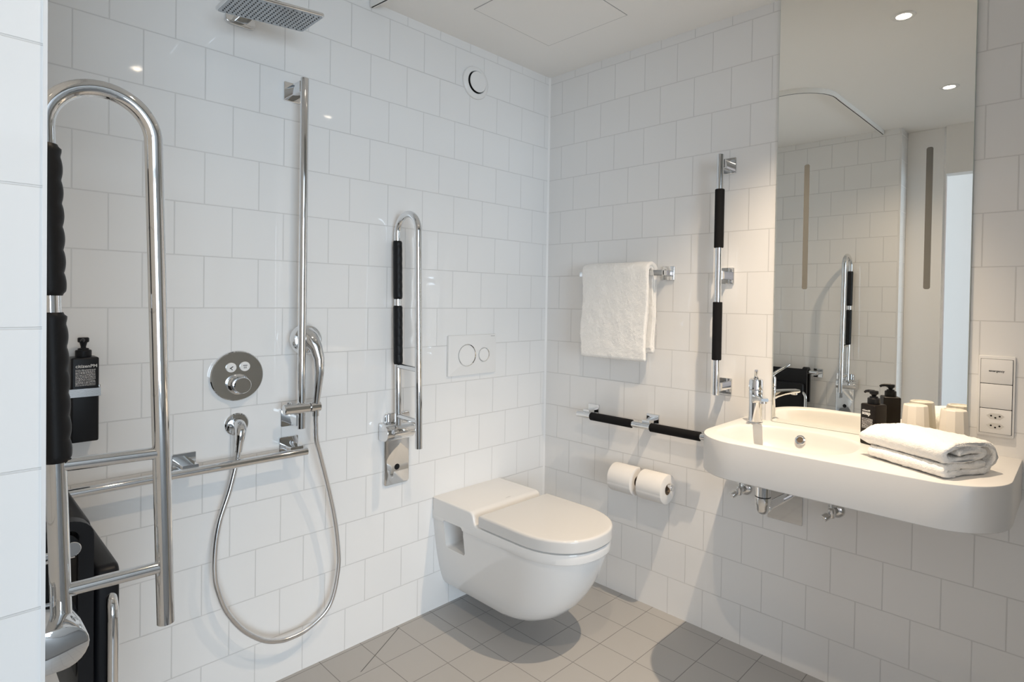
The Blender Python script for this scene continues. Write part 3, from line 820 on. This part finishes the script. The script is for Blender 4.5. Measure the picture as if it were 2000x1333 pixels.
root = empty('level_grab_rail', (0, -.58, .76), 'level chrome grab rail with two black grips between toilet and sink', 'grab rail')
for y in (-.302, -.610):
    bm = bm_new(); bracket(bm, lambda X, Y, Z: Vector((-X, -Y, Z)), -y, .763, .062, .058, (.034, .022)); build('wall_bracket', bm, M['chrome'], root)
bm = bm_new(); add_cyl(bm, (-.068, -.262, .752), (-.068, -.899, .752), .0125, 28, .001); build('tube', bm, M['chrome'], root)
for y0, y1 in ((-.338, -.552), (-.640, -.857)):
    bm = bm_new(); add_cyl(bm, (-.068, y0, .752), (-.068, y1, .752), .0172, 32, .002); build('grip', bm, M['foam'], root)

root = empty('paper_holder', (0, -.595, .53), 'chrome holder arm carrying two toilet paper rolls', 'paper holder')
bm = bm_new(); add_cyl(bm, (-.066, -.455, .534), (-.066, -.742, .534), .0085, 20, .001)
build('rod', bm, M['chrome'], root)
bm = bm_new(); add_box(bm, (-.074, -.602, .528), (-.001, -.592, .540), .001); add_prism(bm, rrect(.03, .03, .002, 2), (0, -.597, .534), (0, -1, 0), (0, 0, 1), (-1, 0, 0), .006, 0)
build('arm', bm, M['chrome'], root)
bm = bm_new(); add_lathe(bm, (-.066, -.736, .534), (0, -1, 0), [(0, 0), (.013, 0), (.0135, .002), (.0135, .006), (.012, .008), (0, .008)], 28)
build('end_cap', bm, M['chrome'], root)
def paper_roll(y0, y1, label):
    root = empty('toilet_paper_roll', (-.066, (y0 + y1) / 2, .522), label, 'toilet paper', 'toilet paper rolls on the holder')
    bm = bm_new(); n = 96; ro = []
    st_ = R(196)
    for k in range(n):
        a_ = 2 * PI * k / n
        d = (a_ - st_) % (2 * PI) / (2 * PI)
        r_ = .0560 + .0018 * (1 - d)
        ro.append((r_ * math.cos(a_), r_ * math.sin(a_)))
    ri = circ(.0215, n)
    c = Vector((-.066, 0, .522))
    def P3(p, y): return c + Vector((p[0], y, p[1]))
    def sc(pts, s): return [(x * s, y * s) for x, y in pts]
    secs = [(ri, y0), (sc(ro, .96), y0), (sc(ro, .992), y0 - .0012), (ro, y0 - .004), (ro, y1 + .004), (sc(ro, .992), y1 + .0012), (sc(ro, .96), y1), (ri, y1), (ri, (y0 + y1) / 2)]
    rings = [[P3(p, y) for p in pts] for pts, y in secs]
    vr = [[bm.verts.new(p) for p in r_] for r_ in rings]; vr.append(vr[0])
    for a_, b_ in zip(vr, vr[1:]):
        for i in range(n): bm.faces.new((a_[i], a_[(i + 1) % n], b_[(i + 1) % n], b_[i]))
    build('paper', bm, M['paper'], root, angle=40)
    bm = bm_new()
    ra, rb = circ(.0213, 40), circ(.0195, 40)
    rings = [[P3(p, y) for p in pts] for pts, y in ((ra, y0 - .0005), (ra, y1 + .0005), (rb, y1 + .0005), (rb, y0 - .0005))]
    vr = [[bm.verts.new(p) for p in r_] for r_ in rings]; vr.append(vr[0])
    for a_, b_ in zip(vr, vr[1:]):
        for i in range(40): bm.faces.new((a_[i], a_[(i + 1) % 40], b_[(i + 1) % 40], b_[i]))
    build('core', bm, M['card'], root)
    return root
paper_roll(-.468, -.580, 'toilet paper roll on the holder side nearer the toilet')
paper_roll(-.608, -.722, 'toilet paper roll on the holder side nearer the sink')

# ------------------------------------------------------------------ mirror with two frosted light strips
ZS = .838
ZM0 = ZS
root = empty('mirror', (0, -1.3745, ZM0), 'tall frameless wall mirror with two unlit light strips', 'mirror')
MT = .011
bm = bm_new(); add_box(bm, (-MT + .0006, -1.6535, ZM0 + .0005), (-.0005, -1.0975, ZC - .003))
build('back_panel', bm, M['edge'], root, smooth=False)
bm = bm_new(); add_box(bm, (-MT, -1.6525, ZM0 + .0015), (-MT + .0006, -1.0985, ZC - .004))
build('glass', bm, M['mirror'], root, smooth=False)
for y in (-1.1985, -1.548):
    bm = bm_new(); add_prism(bm, rrect(.0172, .420, .006, 5), (-MT - .0002, y, 1.511), (0, 1, 0), (0, 0, 1), (1, 0, 0), .0004, 0)
    build('light_strip', bm, M['strip'], root, smooth=False)

# ------------------------------------------------------------------ switch and socket panel
root = empty('switch_panel', (0, -1.717, 1.0), 'white wall panel with emergency switch and socket outlets', 'socket panel')
YC, ZM, PW, PH = -1.7175, 1.0035, .082, .224
T0 = lambda X, Y, Z: Vector((-X, YC - Y, ZM + Z))
ey_, ez_, ex_ = Vector((0, -1, 0)), Vector((0, 0, 1)), Vector((-1, 0, 0))
bm = bm_new(); sq = rrect(PW, PH, .003, 3)
add_prism(bm, sq, T0(0, 0, 0), ey_, ez_, ex_, .007, .0015, 2)
fr = build('frame', bm, M['plastic_w'], root)
bm = bm_new(); add_prism(bm, rrect(PW - .0095, PH - .0165, .001, 2), T0(.0069, 0, -.0005), ey_, ez_, ex_, .0003, 0)
build('gap', bm, M['ink'], fr, smooth=False)
cell = (PH - .0165) / 3
for i, nm in enumerate(('emergency_switch', 'blank_cover', 'socket')):
    zc_ = (1 - i) * cell - .0005
    bm = bm_new(); add_prism(bm, rrect(PW - .0118, cell - .0018, .0015, 3), T0(.0069, 0, zc_), ey_, ez_, ex_, .0032, .0008, 2)
    pc = build(nm, bm, M['plastic_w'], root)
    if i == 0:
        text_mesh('lettering', 'emergency', .0078, T0(.0103, .0, zc_ - .001), (0, -1, 0), (0, 0, 1), M['ink'], pc, align='CENTER', bold=.0002)
    if i == 2:
        for dz in (.0135, -.0135):
            hexo = [(-.0205, .0015), (-.0105, .0085), (.0105, .0085), (.0205, .0015), (.0105, -.0085), (-.0105, -.0085)]
            bm = bm_new(); add_prism(bm, hexo, T0(.0101, 0, zc_ + dz), ey_, ez_, ex_, .0002, 0)
            soc = build('socket_face', bm, M['plastic_l'], pc, smooth=False)
            for (yy, zz) in ((-.0095, .0012), (.0095, .0012), (0, -.0035)):
                bm = bm_new(); add_lathe(bm, T0(.0103, yy, zc_ + dz + zz), ex_, [(.0024, 0), (.0024, .0003), (0, .0003)], 16)
                build('pin_hole', bm, M['hole'], soc)

# ------------------------------------------------------------------ washbasin
root = empty('washbasin', (0, -1.385, .72), 'long white wall hung washbasin counter with rounded front corners', 'sink')
Y0, Y1, XF, RC = -.993, -1.778, -.417, .150
ZB = .7265
def outline_basin(ins=0.):
    out = []
    y0, y1, xf, rc = Y0 - ins, Y1 + ins, XF + ins, RC - ins
    xb = -.0003 - (ins * .0)
    out.append((xb, y0)); out.append((xb * .5 + (xf + rc) * .5, y0))
    for k in range(0, 17):
        a_ = R(90 + 90 * k / 16); out.append((xf + rc + rc * math.cos(a_), y0 - rc + rc * math.sin(a_)))
    for k in range(1, 12): out.append((xf, (y0 - rc) + (y1 - y0 + 2 * rc) * k / 12))
    for k in range(0, 17):
        a_ = R(180 + 90 * k / 16); out.append((xf + rc + rc * math.cos(a_), y1 + rc + rc * math.sin(a_)))
    out.append((xb * .5 + (xf + rc) * .5, y1)); out.append((xb, y1))
    for k in range(1, 20): out.append((xb, y1 + (y0 - y1) * k / 20))
    return out
bc = Vector((-.222, -1.2265))
def bowl_pt(d, s, pw=2.7):
    ax_, ay_ = .150, .203
    k = (abs(d.x / ax_) ** pw + abs(d.y / ay_) ** pw) ** (-1 / pw)
    return bc + d * (k * s)
O = outline_basin(0); Oi = outline_basin(.0035)
rings = [[(x, y, ZB + .0025) for x, y in outline_basin(.0025)] if False else [(x, y, ZB) for x, y in outline_basin(.0025)],
         [(x, y, ZB + .0025) for x, y in O], [(x, y, ZS - .0035) for x, y in O],
         [(x, y, ZS - .001) for x, y in outline_basin(.001)], [(x, y, ZS) for x, y in Oi]]
dirs = [(Vector(p) - bc).normalized() for p in Oi]
prof = [(1.02, 0), (1.0, -.0006), (.985, -.0025), (.968, -.0075), (.94, -.020), (.90, -.040), (.84, -.058), (.74, -.070), (.55, -.0775), (.30, -.081), (.115, -.082)]
for s, dz in prof:
    rings.append([(*bowl_pt(d, s), ZS + dz) for d in dirs])
bm = bm_new(); add_loft(bm, rings, True, True)
build('counter', bm, M['solid'], root, angle=40)
# overflow ring on the back slope of the bowl
d = Vector((1, .03)).normalized()
n_ = Vector((-.86, 0, .5)).normalized()
oc = Vector((*bowl_pt(d, .905), ZS - .032))
bm = bm_new(); add_lathe(bm, oc - n_ * .004, n_, [(.0098, .001), (.0098, .0085), (.0118, .0095), (.0160, .0086), (.0172, .006), (.0172, 0)], 40)
ov = build('overflow_ring', bm, M['chrome'], root)
bm = bm_new(); add_lathe(bm, oc + n_ * .001, n_, [(0, 0), (.01, 0), (.01, .0016), (0, .0016)], 28)
build('overflow_hole', bm, simple('brown shadowed overflow', (.10, .075, .055), .7), ov)
bm = bm_new(); add_lathe(bm, (bc.x, bc.y, ZS - .0822), (0, 0, 1), [(0, .004), (.021, .004), (.0225, .002), (.0225, 0)], 32)
build('drain', bm, M['chrome'], root)

# faucet: upright cylinder, short spout and a flat lever, turned towards the room
root = empty('faucet', (-.0685, -1.063, ZS), 'chrome single lever basin faucet standing on the sink corner', 'faucet')
fb = Vector((-.0685, -1.063, ZS)); sd = Vector((-.80, -.60, 0)).normalized(); ld = Vector((-.92, -.392, 0)).normalized(); lp_ = Vector((-ld.y, ld.x, 0)); sp_ = Vector((-sd.y, sd.x, 0)); uz = Vector((0, 0, 1))
bm = bm_new(); add_lathe(bm, fb, uz, [(.0248, 0), (.0252, .003), (.0236, .005), (.0226, .02), (.0222, .060), (.0226, .088), (.0232, .1), (.0232, .112), (.0228, .1135)], 48)
build('body', bm, M['chrome'], root)
bm = bm_new()
rings = []
for s, w_, h0, h1 in ((.010, .0175, .066, .099), (.03, .0170, .076, .101), (.055, .0158, .083, .102), (.085, .0145, .087, .1025), (.110, .0135, .0895, .1025), (.117, .0118, .0915, .1015)):
    c = fb + sd * s
    pts = rrect(w_ * 2, h1 - h0, min(.006, (h1 - h0) * .45), 4, 0, (h0 + h1) / 2)
    rings.append([c + sp_ * p[0] + uz * p[1] for p in pts])
add_loft(bm, rings); build('spout', bm, M['chrome'], root, angle=45)
bm = bm_new(); add_lathe(bm, fb + sd * .100 + uz * .0895, -uz, [(0, -.004), (.0112, -.004), (.0112, .006), (.0095, .007), (.009, .004), (0, .004)], 28)
build('aerator', bm, M['steel'], root)
bm = bm_new(); add_lathe(bm, fb + uz * .1135, uz, [(.0222, 0), (.0236, .002), (.0236, .030), (.022, .036), (.016, .040), (0, .042)], 48)
lv_ = build('lever_cap', bm, M['chrome'], root)
bm = bm_new(); rings = []
for s, w_, z0, th in ((-.006, .009, .148, .012), (.012, .0085, .154, .011), (.03, .0062, .163, .009), (.06, .0058, .1755, .008), (.086, .0062, .187, .0085), (.094, .005, .190, .006)):
    c = fb + ld * s
    rings.append([c + lp_ * p[0] + uz * p[1] for p in rrect(w_ * 2, th, th * .42, 4, 0, z0)])
add_loft(bm, rings); build('lever', bm, M['chrome'], root, angle=45)

# trap and valves under the basin
root = empty('sink_trap', (-.2, -1.149, .56), 'chrome bottle trap under the sink with square wall plate', 'drain trap')
tc_ = Vector((-.2, -1.149, 0))
bm = bm_new(); add_lathe(bm, tc_ + uz * .574, uz, [(0, 0), (.008, .0008), (.0155, .006), (.020, .016), (.0215, .030), (.0235, .034), (.0235, .0565), (.0225, .058)], 44)
build('cup', bm, M['chrome'], root)
bm = bm_new(); add_lathe(bm, tc_ + uz * .634, uz, [(.0225, -.0015), (.0238, 0), (.0238, .03), (.0225, .032), (.0165, .033), (.016, .094)], 44)
build('inlet', bm, M['chrome'], root)
bm = bm_new(); add_lathe(bm, tc_ + uz * .6322, uz, [(.0243, -.001), (.0243, .001), (.0230, .001), (.0230, -.001)], 40)
build('gasket', bm, M['black'], root)
bm = bm_new(); add_tube(bm, [(-.186, -1.1495, .590), (-.006, -1.159, .590)], .0135, 28)
add_lathe(bm, (-.178, -1.150, .590), (-1, 0, 0), [(.0135, -.012), (.0168, -.011), (.0168, .004), (.0135, .006)], 28)
build('pipe', bm, M['chrome'], root)
bm = bm_new(); add_prism(bm, rrect(.118, .118, .002, 2), (0, -1.1475, .557), (0, -1, 0), (0, 0, 1), (-1, 0, 0), .008, .001, 1)
build('wall_plate', bm, M['chrome'], root)
def angle_valve(y, z, label):
    root = empty('angle_valve', (0, y, z), label, 'valve', 'chrome angle valves under the sink')
    c = Vector((0, y, z)); wx = Vector((-1, 0, 0))
    bm = bm_new(); add_lathe(bm, c, wx, [(.0265, 0), (.0262, .003), (.022, .009), (.013, .013), (.010, .014)], 40)
    build('rosette', bm, M['chrome'], root)
    bm = bm_new(); add_tube(bm, [c + wx * .008, c + wx * .060], .0092, 24)
    add_lathe(bm, c + wx * .052 - uz * .012, uz, [(0, 0), (.010, 0), (.011, .002), (.011, .026), (.008, .03), (.0055, .031), (.0055, .10)], 24)
    build('valve_body', bm, M['chrome'], root)
    bm = bm_new(); kd = Vector((-.75, .45, -.35)).normalized()
    add_tube(bm, [c + wx * .052, c + wx * .052 + kd * .018], .006, 16)
    add_lathe(bm, c + wx * .052 + kd * .014, kd, [(0, 0), (.0105, .001), (.0122, .003), (.0122, .018), (.0105, .021), (0, .0215)], 12)
    build('handle', bm, M['chrome'], root)
angle_valve(-1.003, .580, 'chrome angle valve under the sink below the faucet')
angle_valve(-1.312, .580, 'chrome angle valve under the sink beyond the trap plate')

# ------------------------------------------------------------------ things on the basin
rot = math.atan2(-.898, -.44)
root, body, b, ex, ey, ez = pump_bottle('hand_soap_bottle', (-.1115, -1.4395, ZS), .050, .050, .120, rot, M['bottle'], 'dark square hand soap pump bottle standing on the sink', 'soap bottle')
bm = bm_new()
add_tube(bm, [b + ez * .143, b + ez * .150], [.0055, .010], 20)
add_lathe(bm, b + ez * .149, ez, [(0, 0), (.0115, 0), (.0122, .002), (.0122, .0075), (.0115, .0095), (0, .0105)], 24)
add_tube(bm, [b + ez * .155, b + ez * .1555 - ex * .018, b + ez * .1535 - ex * .027, b + ez * .150 - ex * .031], [.006, .0045, .004, .0035], 14)
build('pump_head', bm, M['black'], root, angle=45)
F0 = b - ey * .0252
text_mesh('small_lettering', 'citizenM', .0079, F0 - ex * .0175 + ez * .0985, ex, ez, M['print'], body, bold=.00012)
text_mesh('large_lettering', 'soap', .0150, F0 - ex * .0178 + ez * .0885, ex, ez, M['print'], body, bold=.0005)
fine_print(-.0175, .0185, .0765, 9, .0035, F0 - ey * .0001, ex, ez, body, .0016)

def cup(x, y, label):
    root = empty('cup', (x, y, ZS), label, 'cup', 'ivory cups on the sink')
    bm = bm_new(); n = 10; H = .1235
    def ring(r_, z, sm=0):
        return [(x + r_ * math.cos(2 * PI * (k + .35) / n), y + r_ * math.sin(2 * PI * (k + .35) / n), ZS + z) for k in range(n)]
    rings = [ring(.0385, .0), ring(.0400, .0008), ring(.0405, .003), ring(.0325, H - .006), ring(.0312, H - .0015), ring(.0295, H), ring(.0255, H - .0002), ring(.0245, H - .0025), ring(.0, H - .0025)]
    rings = rings[:-1]
    add_loft(bm, rings, False, True)
    inner = [ring(.0385, .0), ring(.0302, H - .008)]
    add_loft(bm, inner, False, True)
    build('shell', bm, M['cup'], root, angle=20)
cup(-.0555, -1.536, 'ivory faceted cup upside down on the sink nearer the soap bottle')
cup(-.0625, -1.630, 'ivory faceted cup upside down on the sink nearer the wall socket')

# folded and rolled hand towel
o_ = Vector((-.283, -1.466, ZS + .0006)); dd = Vector((-.463, -.886, 0)).normalized(); ee = Vector((.886, -.463, 0)).normalized()
pth = [(.150, .0240), (.08, .0240), (.020, .0238), (.008, .0222), (.003, .0168), (.008, .0108), (.020, .0088), (.09, .0086), (.15, .0094), (.166, .0135), (.1765, .026), (.179, .042), (.175, .056), (.165, .0675), (.148, .0745), (.10, .0775), (.045, .0765), (.022, .073), (.008, .0655), (.004, .0565), (.009, .0468), (.022, .0415), (.06, .0405), (.118, .0415), (.134, .0455), (.1395, .052), (.133, .0585), (.118, .0610), (.08, .0610), (.05, .0595)]
pth = smooth_path([(p[0], p[1], 0) for p in pth], 5)
pth = resample(pth, .003)
def ewave(u, v):
    return .0035 * math.sin(u * 60 + v * 90) + (.010 if v > .038 else 0) * 0
def warp_f(v, pp, t_):
    v = v.copy(); up = max(0, min(1, (pp.y - .03) / .02))
    v += dd * (-.022 * up * (1 - t_) + .004 * up * t_)
    v.z -= .004 * up * (1 - t_) ** 2
    v += ee * (.006 * up * math.sin(t_ * 3.1))
    return v
bm = bm_new()
cloth_sheet(bm, [(p.x, p.y) for p in pth], .0158, o_, ee, uz, dd, 0, .212, 72, ewave, warp_f)
noise_disp(bm, .0017, 34, 4); noise_disp(bm, .0016, 130, 7)
for v in bm.verts:
    if v.co.z < ZS + .0006: v.co.z = ZS + .0006
tag(build('folded_towel', bm, M['terry'], origin=(-.30, -1.56, ZS), angle=80), 'rolled and folded white terry towel lying on the sink', 'towel')

# ------------------------------------------------------------------ render look
sc.view_settings.view_transform = 'Standard'; sc.view_settings.look = 'None'
sc.view_settings.gamma = 1; sc.view_settings.use_curve_mapping = False
sc.view_settings.exposure = .27
cy = sc.cycles
cy.use_denoising = True
cy.max_bounces = 14; cy.diffuse_bounces = 7; cy.glossy_bounces = 8
cy.sample_clamp_indirect = 6; cy.blur_glossy = .5
